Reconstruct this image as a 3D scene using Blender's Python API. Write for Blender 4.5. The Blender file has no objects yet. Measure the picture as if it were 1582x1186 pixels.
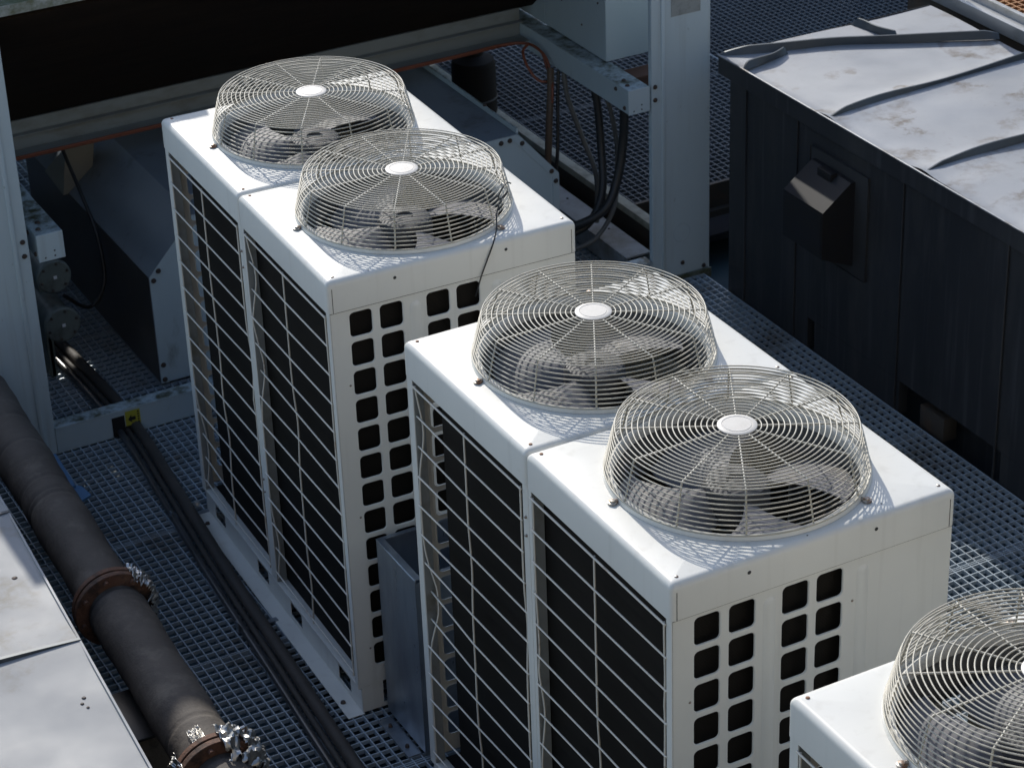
import bpy, bmesh, math, random
from mathutils import Vector, Matrix, noise
PI = math.pi
random.seed(7)
scene = bpy.context.scene
COL = scene.collection

# ------------------------------------------------------------------ camera
CR = (0.879949, -0.473838, -0.034184)
CU = (0.257805, 0.415845, 0.872129)
CF = (0.399032, 0.776242, -0.48808)
cd = bpy.data.cameras.new('camera'); cam = bpy.data.objects.new('camera', cd); COL.objects.link(cam)
M = Matrix(((CR[0], CU[0], -CF[0], -3.07972), (CR[1], CU[1], -CF[1], -5.04335), (CR[2], CU[2], -CF[2], 5.88167), (0, 0, 0, 1)))
cam.matrix_world = M
cd.sensor_width = 36; cd.lens = 3826.2 / 1582 * 36
cd.clip_start = 0.1; cd.clip_end = 500
cd.dof.use_dof = True; cd.dof.focus_distance = 8.2; cd.dof.aperture_fstop = 9
scene.camera = cam

# ------------------------------------------------------------------ light
SUN = Vector((0.046, 0.246, 0.157)).normalized()          # towards the sun
elev = math.asin(SUN.z); azim = math.atan2(SUN.x, SUN.y)
w = bpy.data.worlds.new('World'); scene.world = w; w.use_nodes = True
nt = w.node_tree; bg = nt.nodes['Background']
sky = nt.nodes.new('ShaderNodeTexSky'); sky.sky_type = 'NISHITA'; sky.sun_disc = False
sky.sun_elevation = elev; sky.sun_rotation = azim
nt.links.new(sky.outputs[0], bg.inputs[0]); bg.inputs[1].default_value = 0.125
sl = bpy.data.lights.new('sun', 'SUN'); sl.energy = 2.45; sl.angle = math.radians(0.7); sl.color = (1.0, 0.955, 0.88)
so = bpy.data.objects.new('sun', sl); COL.objects.link(so); so.rotation_euler = SUN.to_track_quat('Z', 'Y').to_euler(); so.location = (2, 10, 12)
scene.view_settings.view_transform = 'Standard'; scene.view_settings.look = 'None'
scene.view_settings.exposure = 0.75; scene.view_settings.gamma = 1

# ------------------------------------------------------------------ materials
def mat(name, base, rough=0.5, metal=0.0, var=None, vscale=3.0, vamt=0.5, bump=0.0, bscale=40.0, dirt=None, dscale=1.5, dlo=0.5, dhi=0.7, rvar=0.0, stretch=(1, 1, 1), top=None, streak=None, tide=None, spec=None):
    m = bpy.data.materials.new(name); m.use_nodes = True
    n = m.node_tree.nodes; l = m.node_tree.links
    b = n['Principled BSDF']
    b.inputs['Base Color'].default_value = (*base, 1); b.inputs['Roughness'].default_value = rough; b.inputs['Metallic'].default_value = metal
    tc = n.new('ShaderNodeTexCoord'); mp = n.new('ShaderNodeMapping'); mp.inputs['Scale'].default_value = stretch
    l.new(tc.outputs['Object'], mp.inputs[0])
    out = None
    def noise(scale, detail=6, rough_=0.6):
        t = n.new('ShaderNodeTexNoise'); t.inputs['Scale'].default_value = scale; t.inputs['Detail'].default_value = detail; t.inputs['Roughness'].default_value = rough_
        l.new(mp.outputs[0], t.inputs['Vector']); return t
    def ramp(src, a, b_):
        r = n.new('ShaderNodeMapRange'); r.inputs[1].default_value = a; r.inputs[2].default_value = b_; l.new(src, r.inputs[0]); return r.outputs[0]
    def mix(fac, a, c):
        x = n.new('ShaderNodeMix'); x.data_type = 'RGBA'
        l.new(fac, x.inputs['Factor'])
        if isinstance(a, tuple): x.inputs['A'].default_value = (*a, 1)
        else: l.new(a, x.inputs['A'])
        x.inputs['B'].default_value = (*c, 1)
        return x.outputs['Result']
    cur = base
    if var:
        cur = mix(ramp(noise(vscale).outputs[0], 0.5 - vamt * .3, 0.5 + vamt * .3), cur, var)
    if dirt:
        cur = mix(ramp(noise(dscale, 10, 0.7).outputs[0], dlo, dhi), cur, dirt)
    if spec is not None: b.inputs['Specular IOR Level'].default_value = spec
    if tide:   # dried puddle edges: (colour, scale, level, width, strength)
        t3 = noise(tide[1], 7, .62); su = n.new('ShaderNodeMath'); su.operation = 'SUBTRACT'; l.new(t3.outputs[0], su.inputs[0]); su.inputs[1].default_value = tide[2]
        ab = n.new('ShaderNodeMath'); ab.operation = 'ABSOLUTE'; l.new(su.outputs[0], ab.inputs[0])
        rr = n.new('ShaderNodeMapRange'); rr.inputs[1].default_value = 0; rr.inputs[2].default_value = tide[3]; rr.inputs[3].default_value = tide[4]; rr.inputs[4].default_value = 0; l.new(ab.outputs[0], rr.inputs[0])
        t4 = noise(tide[1] * 1.7 + 1, 5, .6); m4 = n.new('ShaderNodeMath'); m4.operation = 'MULTIPLY'; l.new(ramp(t4.outputs[0], .42, .62), m4.inputs[0]); l.new(rr.outputs[0], m4.inputs[1])
        cur = mix(m4.outputs[0], cur, tide[0])
    if streak:
        m2 = n.new('ShaderNodeMapping'); m2.inputs['Scale'].default_value = (22, 22, 1.1); l.new(tc.outputs['Object'], m2.inputs[0])
        t2 = n.new('ShaderNodeTexNoise'); t2.inputs['Scale'].default_value = 1; t2.inputs['Detail'].default_value = 5; l.new(m2.outputs[0], t2.inputs['Vector'])
        cur = mix(ramp(t2.outputs[0], .55, .80), cur, streak)
    if top:   # growth or dust lying on faces that look upwards: (colour, noise scale, lo, hi)
        g = n.new('ShaderNodeNewGeometry'); sx = n.new('ShaderNodeSeparateXYZ'); l.new(g.outputs['Normal'], sx.inputs[0])
        f1 = ramp(sx.outputs[2], 0.5, 0.9); f2 = ramp(noise(top[1], 10, 0.7).outputs[0], top[2], top[3])
        mu = n.new('ShaderNodeMath'); mu.operation = 'MULTIPLY'; l.new(f1, mu.inputs[0]); l.new(f2, mu.inputs[1])
        cur = mix(mu.outputs[0], cur, top[0])
    if not isinstance(cur, tuple): l.new(cur, b.inputs['Base Color'])
    if rvar:
        r = n.new('ShaderNodeMapRange'); r.inputs[1].default_value = .3; r.inputs[2].default_value = .7; r.inputs[3].default_value = max(.05, rough - rvar); r.inputs[4].default_value = min(1, rough + rvar)
        l.new(noise(vscale * 1.7).outputs[0], r.inputs[0]); l.new(r.outputs[0], b.inputs['Roughness'])
    if bump:
        bp = n.new('ShaderNodeBump'); bp.inputs['Strength'].default_value = bump; bp.inputs['Distance'].default_value = .01
        l.new(noise(bscale).outputs[0], bp.inputs['Height']); l.new(bp.outputs[0], b.inputs['Normal'])
    return m

M_white = mat('white_enamel', (.70, .69, .635), .36, var=(.66, .65, .60), vscale=2.0, dirt=(.44, .41, .34), dscale=9, dlo=.66, dhi=.9, bump=.04, bscale=3, rvar=.08, streak=(.60, .585, .53))
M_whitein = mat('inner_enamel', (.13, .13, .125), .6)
M_wire = mat('guard_wire', (.50, .465, .385), .45, var=(.43, .40, .32), vscale=20, bump=.05, bscale=150)
M_cap = mat('cap_plastic', (.62, .59, .54), .5, var=(.56, .53, .48), vscale=15)
M_sidewire = mat('side_wire', (.62, .58, .50), .5, dirt=(.30, .17, .10), dscale=7, dlo=.6, dhi=.7)
M_fan = mat('fan_plastic', (.125, .125, .14), .6, var=(.10, .10, .112), vscale=6, dirt=(.20, .18, .15), dscale=4)
M_hub = mat('hub_plastic', (.05, .05, .054), .6)
M_motor = mat('motor_black', (.03, .03, .03), .6)
M_return = mat('shaded_return', (.26, .275, .27), .5, dirt=(.17, .16, .13), dscale=5)  # same enamel as the posts with shade painted in, plus dirt patches
M_dark = mat('dark_gap', (.01, .01, .01), .9)
M_screw = mat('zinc_screw', (.38, .37, .34), .4, metal=.8, dirt=(.22, .12, .07), dscale=30, dlo=.45, dhi=.6)
M_rustscrew = mat('rusted_screw', (.26, .13, .07), .8, dirt=(.12, .06, .04), dscale=60)
M_bolt = mat('rusty_bolt', (.05, .04, .035), .7, dirt=(.13, .07, .04), dscale=60)
M_frame = mat('grey_blue_paint', (.44, .525, .555), .4, var=(.39, .465, .495), vscale=1.2, dirt=(.17, .18, .16), dscale=5, dlo=.6, dhi=.8, bump=.03, bscale=8, stretch=(1, 1, .35), top=((.07, .075, .045), 14, .42, .62))
M_post = mat('post_paint', (.51, .60, .63), .36, var=(.46, .54, .57), vscale=.9, dirt=(.16, .17, .155), dscale=34, dlo=.62, dhi=.74, stretch=(1, 1, .5), streak=(.40, .45, .455))
M_casing = mat('casing_paint', (.22, .255, .29), .35, var=(.18, .21, .24), vscale=1.5, dirt=(.05, .043, .036), dscale=3, dlo=.55, dhi=.8, bump=.03, bscale=2)
M_brown = mat('brown_steel', (.06, .05, .04), .6, dirt=(.10, .06, .035), dscale=4, bump=.1)
M_cream = mat('cream_edge', (.36, .345, .27), .6, dirt=(.17, .16, .12), dscale=10, dlo=.45, dhi=.7)
M_grate = mat('grating_steel', (.42, .49, .55), .42, metal=.2, var=(.34, .40, .45), vscale=1.3, dirt=(.17, .15, .12), dscale=2.4, dlo=.52, dhi=.75)
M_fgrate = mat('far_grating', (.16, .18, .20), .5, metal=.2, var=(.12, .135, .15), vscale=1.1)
M_rgrate = mat('rust_grating', (.42, .20, .07), .7, var=(.30, .13, .05), vscale=6)
M_under = mat('roof_membrane', (.045, .085, .105), .7, var=(.06, .105, .125), vscale=1.2, bump=.1)
M_zinc = mat('zinc_sheet', (.33, .34, .355), .52, metal=.25, var=(.27, .28, .295), vscale=1.8, dirt=(.17, .148, .125), dscale=2.9, dlo=.55, dhi=.72, tide=((.12, .095, .07), 1.5, .55, .035, .9), bump=.15, bscale=3.5, rvar=.1)
M_seam = mat('shaded_seam', (.085, .10, .11), .45, metal=.4, var=(.065, .075, .085), vscale=4)  # same zinc as the sheets, darkened to paint in shade on seam faces
M_zincroof2 = mat('low_zinc_sheet', (.30, .305, .31), .7, metal=.1, var=(.26, .265, .27), vscale=1.4, dirt=(.22, .20, .17), dscale=3.1, dlo=.64, dhi=.80, tide=((.19, .165, .12), 1.1, .54, .03, .6), bump=.15, bscale=3, rvar=.1)
M_zincdark = mat('dark_zinc_wall', (.060, .060, .062), .42, metal=.45, var=(.042, .043, .046), vscale=2.0, bump=.08, bscale=3, stretch=(1, 1, .2), dirt=(.085, .082, .078), dscale=3, streak=(.095, .095, .097), spec=.35)
M_galv = mat('galvanised_tray', (.34, .38, .42), .36, metal=.7, var=(.24, .27, .31), vscale=9, stretch=(1, 1, .25), rvar=.12)
M_hood = mat('black_hood', (.016, .0145, .013), .5, spec=.35, var=(.014, .014, .017), vscale=5)
M_foam = mat('black_insulation', (.088, .074, .062), .78, var=(.065, .054, .045), vscale=4, dirt=(.17, .145, .115), dscale=6, dlo=.52, dhi=.78, bump=.5, bscale=16)
M_rust = mat('rusted_flange', (.14, .062, .036), .8, var=(.19, .10, .06), vscale=9, dirt=(.055, .032, .022), dscale=11, dlo=.45, dhi=.6, bump=.4, bscale=60)
M_foil = mat('crumpled_foil', (.60, .60, .59), .36, metal=.9, var=(.40, .38, .34), vscale=14, bump=.25, bscale=30)
M_blue = mat('blue_paint', (.07, .16, .29), .4)
M_orange = mat('orange_cable', (.20, .058, .028), .5)
M_black = mat('black_rubber', (.018, .018, .018), .45)
M_greycab = mat('grey_cable', (.10, .095, .085), .5)
M_cond = mat('dark_conduit', (.09, .09, .095), .3, metal=.4, var=(.06, .06, .06), vscale=5)
M_lag = mat('brown_lagging', (.06, .05, .042), .7, var=(.045, .04, .035), vscale=6, bump=.3)
M_yellow = mat('yellow_sticker', (.40, .37, .04), .5)
M_print = mat('black_print', (.015, .015, .015), .6)
M_lid = mat('blind_flange', (.11, .13, .12), .5, dirt=(.05, .05, .04), dscale=9)
M_whitelabel = mat('paper_label', (.6, .6, .6), .6)
M_alu = mat('worn_aluminium', (.46, .46, .45), .38, metal=.6, dirt=(.28, .26, .22), dscale=5, dlo=.5, dhi=.8)

# condenser coil: fine dark fins
M_coil = bpy.data.materials.new('coil_fins'); M_coil.use_nodes = True
_n = M_coil.node_tree.nodes; _l = M_coil.node_tree.links; _b = _n['Principled BSDF']; _b.inputs['Roughness'].default_value = .7; _b.inputs['Specular IOR Level'].default_value = .08
_tc = _n.new('ShaderNodeTexCoord'); _w = _n.new('ShaderNodeTexWave'); _w.bands_direction = 'Z'; _w.inputs['Scale'].default_value = 60; _w.inputs['Distortion'].default_value = .3
_l.new(_tc.outputs['Object'], _w.inputs[0])
_no = _n.new('ShaderNodeTexNoise'); _no.inputs['Scale'].default_value = 2.2; _no.inputs['Detail'].default_value = 6; _l.new(_tc.outputs['Object'], _no.inputs['Vector'])
_m1 = _n.new('ShaderNodeMix'); _m1.data_type = 'RGBA'; _m1.inputs['A'].default_value = (.014, .0125, .011, 1); _m1.inputs['B'].default_value = (.030, .027, .023, 1); _l.new(_w.outputs[0], _m1.inputs['Factor'])
_m2 = _n.new('ShaderNodeMix'); _m2.data_type = 'RGBA'; _m2.blend_type = 'MULTIPLY'; _m2.inputs['Factor'].default_value = .6; _l.new(_m1.outputs['Result'], _m2.inputs['A']); _l.new(_no.outputs[0], _m2.inputs['B'])
_l.new(_m2.outputs['Result'], _b.inputs['Base Color'])
_bp = _n.new('ShaderNodeBump'); _bp.inputs['Strength'].default_value = .15; _bp.inputs['Distance'].default_value = .003; _l.new(_w.outputs[0], _bp.inputs['Height']); _l.new(_bp.outputs[0], _b.inputs['Normal'])

# ------------------------------------------------------------------ mesh helpers
class MB:
    def __init__(s): s.v = []; s.f = []
    def add(s, vs, fs):
        o = len(s.v); s.v += [tuple(p) for p in vs]; s.f += [tuple(i + o for i in f) for f in fs]; return s
    def box(s, x0, x1, y0, y1, z0, z1, bev=0.0, seg=2):
        if bev <= 0:
            v = [(x, y, z) for z in (z0, z1) for y in (y0, y1) for x in (x0, x1)]
            return s.add(v, [(0, 2, 3, 1), (4, 5, 7, 6), (0, 1, 5, 4), (2, 6, 7, 3), (0, 4, 6, 2), (1, 3, 7, 5)])
        b = bmesh.new(); bmesh.ops.create_cube(b, size=1)
        for q in b.verts: q.co = Vector(((x0 + x1) / 2 + q.co.x * (x1 - x0), (y0 + y1) / 2 + q.co.y * (y1 - y0), (z0 + z1) / 2 + q.co.z * (z1 - z0)))
        bmesh.ops.bevel(b, geom=b.edges[:], offset=bev, segments=seg, affect='EDGES', profile=.5)
        return s.frombm(b)
    def frombm(s, b):
        b.verts.index_update(); s.add([q.co for q in b.verts], [[q.index for q in f.verts] for f in b.faces]); b.free(); return s
    def prism(s, pts, a, b_, axis='z'):
        def mk(p, h):
            return {'z': (p[0], p[1], h), 'y': (p[0], h, p[1]), 'x': (h, p[0], p[1])}[axis]
        n = len(pts); v = [mk(p, a) for p in pts] + [mk(p, b_) for p in pts]
        return s.add(v, [tuple(range(n - 1, -1, -1)), tuple(range(n, 2 * n))] + [(i, (i + 1) % n, n + (i + 1) % n, n + i) for i in range(n)])
    def tube(s, path, r, n=8, closed=False, caps=True, rf=None):
        P = [Vector(p) for p in path]; m = len(P); rings = []; up = None
        for i in range(m):
            if closed: t = P[(i + 1) % m] - P[i - 1]
            else: t = P[min(i + 1, m - 1)] - P[max(i - 1, 0)]
            t.normalize()
            if up is None:
                up = Vector((0, 0, 1)) if abs(t.z) < .9 else Vector((1, 0, 0))
            a = t.cross(up).normalized(); b_ = a.cross(t).normalized(); up = b_
            rr = rf(i) if rf else r
            rings.append([P[i] + (a * math.cos(2 * PI * k / n) + b_ * math.sin(2 * PI * k / n)) * rr for k in range(n)])
        v = [q for R_ in rings for q in R_]; f = []
        for i in range(m if closed else m - 1):
            j = (i + 1) % m
            for k in range(n): f.append((i * n + k, i * n + (k + 1) % n, j * n + (k + 1) % n, j * n + k))
        if caps and not closed: f += [tuple(range(n - 1, -1, -1)), tuple(range((m - 1) * n, m * n))]
        return s.add(v, f)
    def ring(s, c, R_, r, seg=96, n=6, z=0):
        return s.tube([(c[0] + R_ * math.cos(2 * PI * k / seg), c[1] + R_ * math.sin(2 * PI * k / seg), c[2] + z) for k in range(seg)], r, n, closed=True)
    def lathe(s, prof, c=(0, 0, 0), seg=64, axis='z', cap0=False, cap1=False):
        v = []; f = []; m = len(prof)
        for i, (r, h) in enumerate(prof):
            for k in range(seg):
                a = 2 * PI * k / seg; x, y = r * math.cos(a), r * math.sin(a)
                v.append({'z': (c[0] + x, c[1] + y, c[2] + h), 'y': (c[0] + x, c[1] + h, c[2] + y), 'x': (c[0] + h, c[1] + x, c[2] + y)}[axis])
        for i in range(m - 1):
            for k in range(seg): f.append((i * seg + k, i * seg + (k + 1) % seg, (i + 1) * seg + (k + 1) % seg, (i + 1) * seg + k))
        if cap0: f.append(tuple(range(seg - 1, -1, -1)))
        if cap1: f.append(tuple(range((m - 1) * seg, m * seg)))
        return s.add(v, f)
    def build(s, name, m, parent=None, smooth=35, loc=None, **props):
        me = bpy.data.meshes.new(name); me.from_pydata(s.v, [], s.f); me.materials.append(m); me.validate()
        b = bmesh.new(); b.from_mesh(me); bmesh.ops.recalc_face_normals(b, faces=b.faces[:]); b.to_mesh(me); b.free()
        if smooth:
            for p in me.polygons: p.use_smooth = True
            me.set_sharp_from_angle(angle=math.radians(smooth))
        o = bpy.data.objects.new(name, me); COL.objects.link(o)
        if parent: o.parent = parent
        if loc: o.location = loc
        for k, q in props.items(): o[k] = q
        return o
def thing(name, label, cat, loc=(0, 0, 0), rz=0, group=None):
    o = bpy.data.objects.new(name, None); COL.objects.link(o); o.empty_display_size = .1
    o.location = loc; o.rotation_euler = (0, 0, rz); o['label'] = label; o['category'] = cat
    if group: o['group'] = group
    return o
def tag(o, label, cat, group=None):
    o['label'] = label; o['category'] = cat
    if group: o['group'] = group
    return o
def copy_tree(o, parent=None):
    c = o.copy(); COL.objects.link(c)
    if parent: c.parent = parent
    for ch in list(o.children): copy_tree(ch, c)
    return c
def spline(pts, n=10):
    P = [Vector(p) for p in pts]; out = []
    for i in range(len(P) - 1):
        a = P[max(i - 1, 0)]; b_ = P[i]; c = P[i + 1]; d = P[min(i + 2, len(P) - 1)]
        for k in range(n):
            t = k / n
            out.append(.5 * ((2 * b_) + (c - a) * t + (2 * a - 5 * b_ + 4 * c - d) * t * t + (3 * b_ - a - 3 * c + d) * t ** 3))
    out.append(P[-1]); return out

# ------------------------------------------------------------------ ground, decks
MB().add([(-150, -150, -.32), (150, -150, -.32), (150, 150, -.32), (-150, 150, -.32)], [(0, 1, 2, 3)]).build('ground', M_under, kind='structure')

def grating(name, x0, x1, y0, y1, z, px, py, material, depth=.022, t=.0053, panel=1.02, kind='structure', parent=None):
    m = MB()
    n = int((x1 - x0) / px)
    for i in range(n + 1):
        x = x0 + i * px; m.box(x - t / 2, x + t / 2, y0, y1, z - depth, z)
    n = int((y1 - y0) / py)
    for i in range(n + 1):
        y = y0 + i * py; m.box(x0, x1, y - t / 2, y + t / 2, z - depth * .85, z - .0006)
    k = 1
    while y0 + k * panel < y1:                                   # butt joints between the panels
        y = y0 + k * panel; m.box(x0, x1, y - .0075, y - .0035, z - depth * 1.1, z + .001); m.box(x0, x1, y + .0035, y + .0075, z - depth * 1.1, z + .001); k += 1
    return m.build(name, material, parent, smooth=0)
g = grating('walkway', -4.5, 3.15, -3.2, 5.9, 0, .0425, .0475, M_grate); g['kind'] = 'structure'
g = grating('walkway', -4.5, 3.03, 5.905, 16, 0, .0425, .0475, M_grate); g['kind'] = 'structure'
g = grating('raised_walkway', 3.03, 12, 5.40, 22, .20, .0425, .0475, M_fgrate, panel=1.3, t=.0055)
g2 = MB().box(3.1, 12, 5.45, 22, -.19, -.15).build('roof_slab', mat('dark_slab', (.018, .021, .03), .8)); g2['kind'] = 'structure'; g['kind'] = 'structure'
g = MB().box(6.9, 6.93, 5.4, 22, .18, .203).box(4.55, 4.556, 5.4, 22, .17, .203).build('walkway_joint', M_grate); g['kind'] = 'structure'

# steel edge of the raised walkway
e = thing('walkway_edge_beam', 'brown steel edge beam with cream top flange under the raised grating', 'beam', (3.0, 5.4, 0))
MB().box(0.0, .06, -.30, 11, .165, .205, .003).build('flange', M_cream, e)
MB().box(.02, .05, -.30, 11, -.10, .163).box(.06, 9, -.022, .0, .06, .20).box(.06, 9, -.06, .02, .02, .058).build('web', M_brown, e)

# long brown beam on the deck beside the casing and pale channel
b = MB().box(2.93, 2.99, 4.98, 12, -.02, .05, .004).build('steel_beam', M_brown); tag(b, 'low brown steel beam running beside the pale channel', 'beam')
c = thing('steel_channel', 'pale dusty steel channel lying on the deck behind the right post', 'channel', (2.76, 4.96, 0))
MB().box(0, .15, 0, 1.25, .125, .137, .003).box(0, .006, 0, 1.25, .02, .124).box(.144, .15, 0, 1.25, .02, .124).build('channel_web', mat('dusty_channel', (.26, .27, .27), .6, dirt=(.15, .14, .12), dscale=4, dlo=.45, dhi=.65), c)
for yy in (.35, .8):
    m = MB(); m.lathe([(.001, .004), (.006, .004), (.007, 0)], (.10, yy, .1372), 10); m.build('bolt', M_bolt, c)

# ------------------------------------------------------------------ condenser units
W, L, H, COV = 1.0, 0.8673, 1.9083, 0.1278
FX, FY = .506, .442
HR = .385
def hole_panel(mb, cols, rows, x0, x1, z0, z1, y, out=-1):
    """sheet in the xz plane with rounded louvre openings, stamped rims turned inwards"""
    xs = sorted({x0, x1} | {c[0] - .012 for c in cols} | {c[1] + .012 for c in cols}); zs = sorted({z0, z1} | {r[0] - .0113 for r in rows} | {r[1] + .0113 for r in rows})
    for i in range(len(xs) - 1):
        for j in range(len(zs) - 1):
            a, b_, c_, d = xs[i], xs[i + 1], zs[j], zs[j + 1]
            hc = [q for q in cols if a < (q[0] + q[1]) / 2 < b_]; hr = [q for q in rows if c_ < (q[0] + q[1]) / 2 < d]
            if b_ - a < 1e-5 or d - c_ < 1e-5: continue
            if not (hc and hr): mb.add([(a, y, c_), (b_, y, c_), (b_, y, d), (a, y, d)], [(0, 1, 2, 3)]); continue
            hx0, hx1 = hc[0]; hz0, hz1 = hr[0]
            def loop(ins, yy, r=.016):
                pts = []
                for (cx, cz, s0) in ((hx1 - ins - r, hz0 + ins + r, -PI / 2), (hx1 - ins - r, hz1 - ins - r, 0), (hx0 + ins + r, hz1 - ins - r, PI / 2), (hx0 + ins + r, hz0 + ins + r, PI)):
                    for k in range(6): t = s0 + k * PI / 10; pts.append((cx + r * math.cos(t), yy, cz + r * math.sin(t)))
                return pts
            l0 = loop(-.004, y, .020); l1 = loop(-.001, y - out * .0012, .017); l2 = loop(0, y - out * .004); l3 = loop(0, y - out * .006)
            cor = [(b_, y, c_), (b_, y, d), (a, y, d), (a, y, c_)]
            v = l0 + cor; f = []
            for q in range(4):
                for k in range(5): f.append((q * 6 + k, q * 6 + k + 1, 24 + q))
                f.append((q * 6 + 5, (q * 6 + 6) % 24, 24 + (q + 1) % 4, 24 + q))
            mb.add(v, f)
            v = l0 + l1 + l2 + l3; f = []
            for q in range(3):
                for k in range(24): f.append((q * 24 + k, q * 24 + (k + 1) % 24, (q + 1) * 24 + (k + 1) % 24, (q + 1) * 24 + k))
            mb.add(v, f)
COLS = [(.078, .166), (.198, .288), (.385, .477), (.507, .600)]
ROWS = [(1.762 - k * .1207 - .0985, 1.762 - k * .1207) for k in range(13)]
def rib(mb, x, z0, z1, y, out):
    prof = [(0, .0055), (.010, .0045), (.019, .0015), (.024, -.001)]
    n = 10; v = []; f = []
    for (r, h) in prof[1:]:
        for k in range(n + 1): t = PI * k / n; v.append((x + r * math.cos(t), y + out * h, z1 + r * math.sin(t)))
        for k in range(n + 1): t = PI + PI * k / n; v.append((x + r * math.cos(t), y + out * h, z0 + r * math.sin(t)))
    q = 2 * (n + 1)
    for i in range(len(prof) - 2):
        for k in range(q): f.append((i * q + k, i * q + (k + 1) % q, (i + 1) * q + (k + 1) % q, (i + 1) * q + k))
    v += [(x, y + out * .0055, z1), (x, y + out * .0055, z0)]
    A, B_ = len(v) - 2, len(v) - 1
    for k in range(n): f.append((k, k + 1, A))
    for k in range(n + 1, 2 * n + 1): f.append((k, k + 1, B_))
    f.append((n, n + 1, B_, A)); f.append((2 * n + 1, 0, A, B_))
    mb.add(v, f)

def cover_mesh(y0, y1, fc):
    m = MB(); N = 96; e = .005; X0, X1 = -e, W + e; Y0, Y1 = y0, y1
    def per(ins):
        r = max(.014 - ins * .3, .004); pts = []
        x0, x1, a, b_ = X0 + ins, X1 - ins, Y0 + ins, Y1 - ins
        cs = [(x1 - r, a + r, -PI / 2), (x1 - r, b_ - r, 0), (x0 + r, b_ - r, PI / 2), (x0 + r, a + r, PI)]
        ends = []
        for q in range(4):
            cx, cy, s0 = cs[q]
            for k in range(5): t = s0 + k * PI / 8; pts.append((cx + r * math.cos(t), cy + r * math.sin(t)))
            cx2, cy2, s2 = cs[(q + 1) % 4]
            p = pts[-1]; qn = (cx2 + r * math.cos(s2), cy2 + r * math.sin(s2))
            for k in range(1, 20): pts.append((p[0] + (qn[0] - p[0]) * k / 20, p[1] + (qn[1] - p[1]) * k / 20))
        return pts
    loops = []
    R_ = .023
    base = per(R_)
    ang = [math.atan2(p[1] - fc[1], p[0] - fc[0]) for p in base]
    def circ(r, z): return [(fc[0] + r * math.cos(t), fc[1] + r * math.sin(t), z) for t in ang]
    loops += [circ(HR - .004, H - .035), circ(HR - .006, H - .010), circ(HR - .003, H + .004), circ(HR + .003, H + .009), circ(HR + .010, H + .006), circ(HR + .014, H)]
    loops.append([(p[0], p[1], H) for p in base])
    for k in range(1, 6):
        t = k * PI / 2 / 5; p = per(R_ * (1 - math.sin(t))); loops.append([(q[0], q[1], H - R_ * (1 - math.cos(t))) for q in p])
    p = per(0); loops.append([(q[0], q[1], H - COV) for q in p]); p = per(.0035); loops.append([(q[0], q[1], H - COV) for q in p])
    n = len(base); v = [q for l_ in loops for q in l_]; f = []
    for i in range(len(loops) - 1):
        for k in range(n): f.append((i * n + k, i * n + (k + 1) % n, (i + 1) * n + (k + 1) % n, (i + 1) * n + k))
    return m.add(v, f)

def screw(x, y, z, m, parent, axis='z', r=.0065, h=.003):
    s = MB(); pr = [(.0015, h), (r * .6, h), (r * .9, h * .6), (r, 0)]
    if axis == 'y-': s.lathe([(a, -b_) for a, b_ in pr], (0, 0, 0), 12, 'y', cap0=True)
    elif axis == 'x-': s.lathe([(a, -b_) for a, b_ in pr], (0, 0, 0), 12, 'x', cap0=True)
    else: s.lathe(pr, (0, 0, 0), 12, 'z', cap0=True)
    return s.build('screw', m, parent, loc=(x, y, z))

def guard(parent, cx, cy):
    zt, zb, Rt, Rb = H + .1548, H + .0168, .3736, .4084
    m = MB(); wr = .0023
    for k in range(18): m.ring((cx, cy, zt), .0745 + (Rt - .0745) * k / 17, wr, 96, 6)
    for k in range(1, 9):
        t = k / 9; m.ring((cx, cy, zt - (zt - zb) * t), Rt + (Rb - Rt) * (t ** .85), wr, 96, 6)
    m.ring((cx, cy, zb), Rb + .001, .0030, 96, 6)
    th0 = -2.0741
    for k in range(12):
        a = th0 + k * PI / 6; c_, s_ = math.cos(a), math.sin(a)
        pts = [(cx + r * c_, cy + r * s_, z) for r, z in ((.055, zt - .0030), (.2, zt - .0030), (Rt - .010, zt - .0030), (Rt - .003, zt - .007), (Rt + .006, zt - .040), (Rb - .004, zb))]
        m.tube(pts, .0031, 6)
    g_ = m.build('fan_guard', M_wire, parent, smooth=80)
    MB().lathe([(.001, .0045), (.044, .0042), (.045, .003), (.047, .003), (.048, .0042), (.059, .0035), (.0618, .002), (.0618, -.0015)], (cx, cy, zt), 40, cap0=True).build('hub_cap', M_cap, g_)
    for a in (177, 302, 62):
        a = math.radians(a); m = MB()
        c_, s_ = math.cos(a), math.sin(a)
        m.tube([(cx + (Rb - .005) * c_, cy + (Rb - .005) * s_, H + .006), (cx + (Rb + .030) * c_, cy + (Rb + .030) * s_, H + .006)], .0065, 8)
        m.lathe([(.001, .014), (.008, .013), (.010, .008), (.015, .007), (.015, .001)], (cx + (Rb + .022) * c_, cy + (Rb + .022) * s_, H), 14, cap0=True)
        m.build('mounting_lug', M_screw, g_)
    MB().lathe([(Rb - .006, .001), (Rb - .004, .012), (Rb + .003, .014), (Rb + .006, .001)], (cx, cy, H), 96).build('base_ring', M_white, g_)
    return g_

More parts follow.
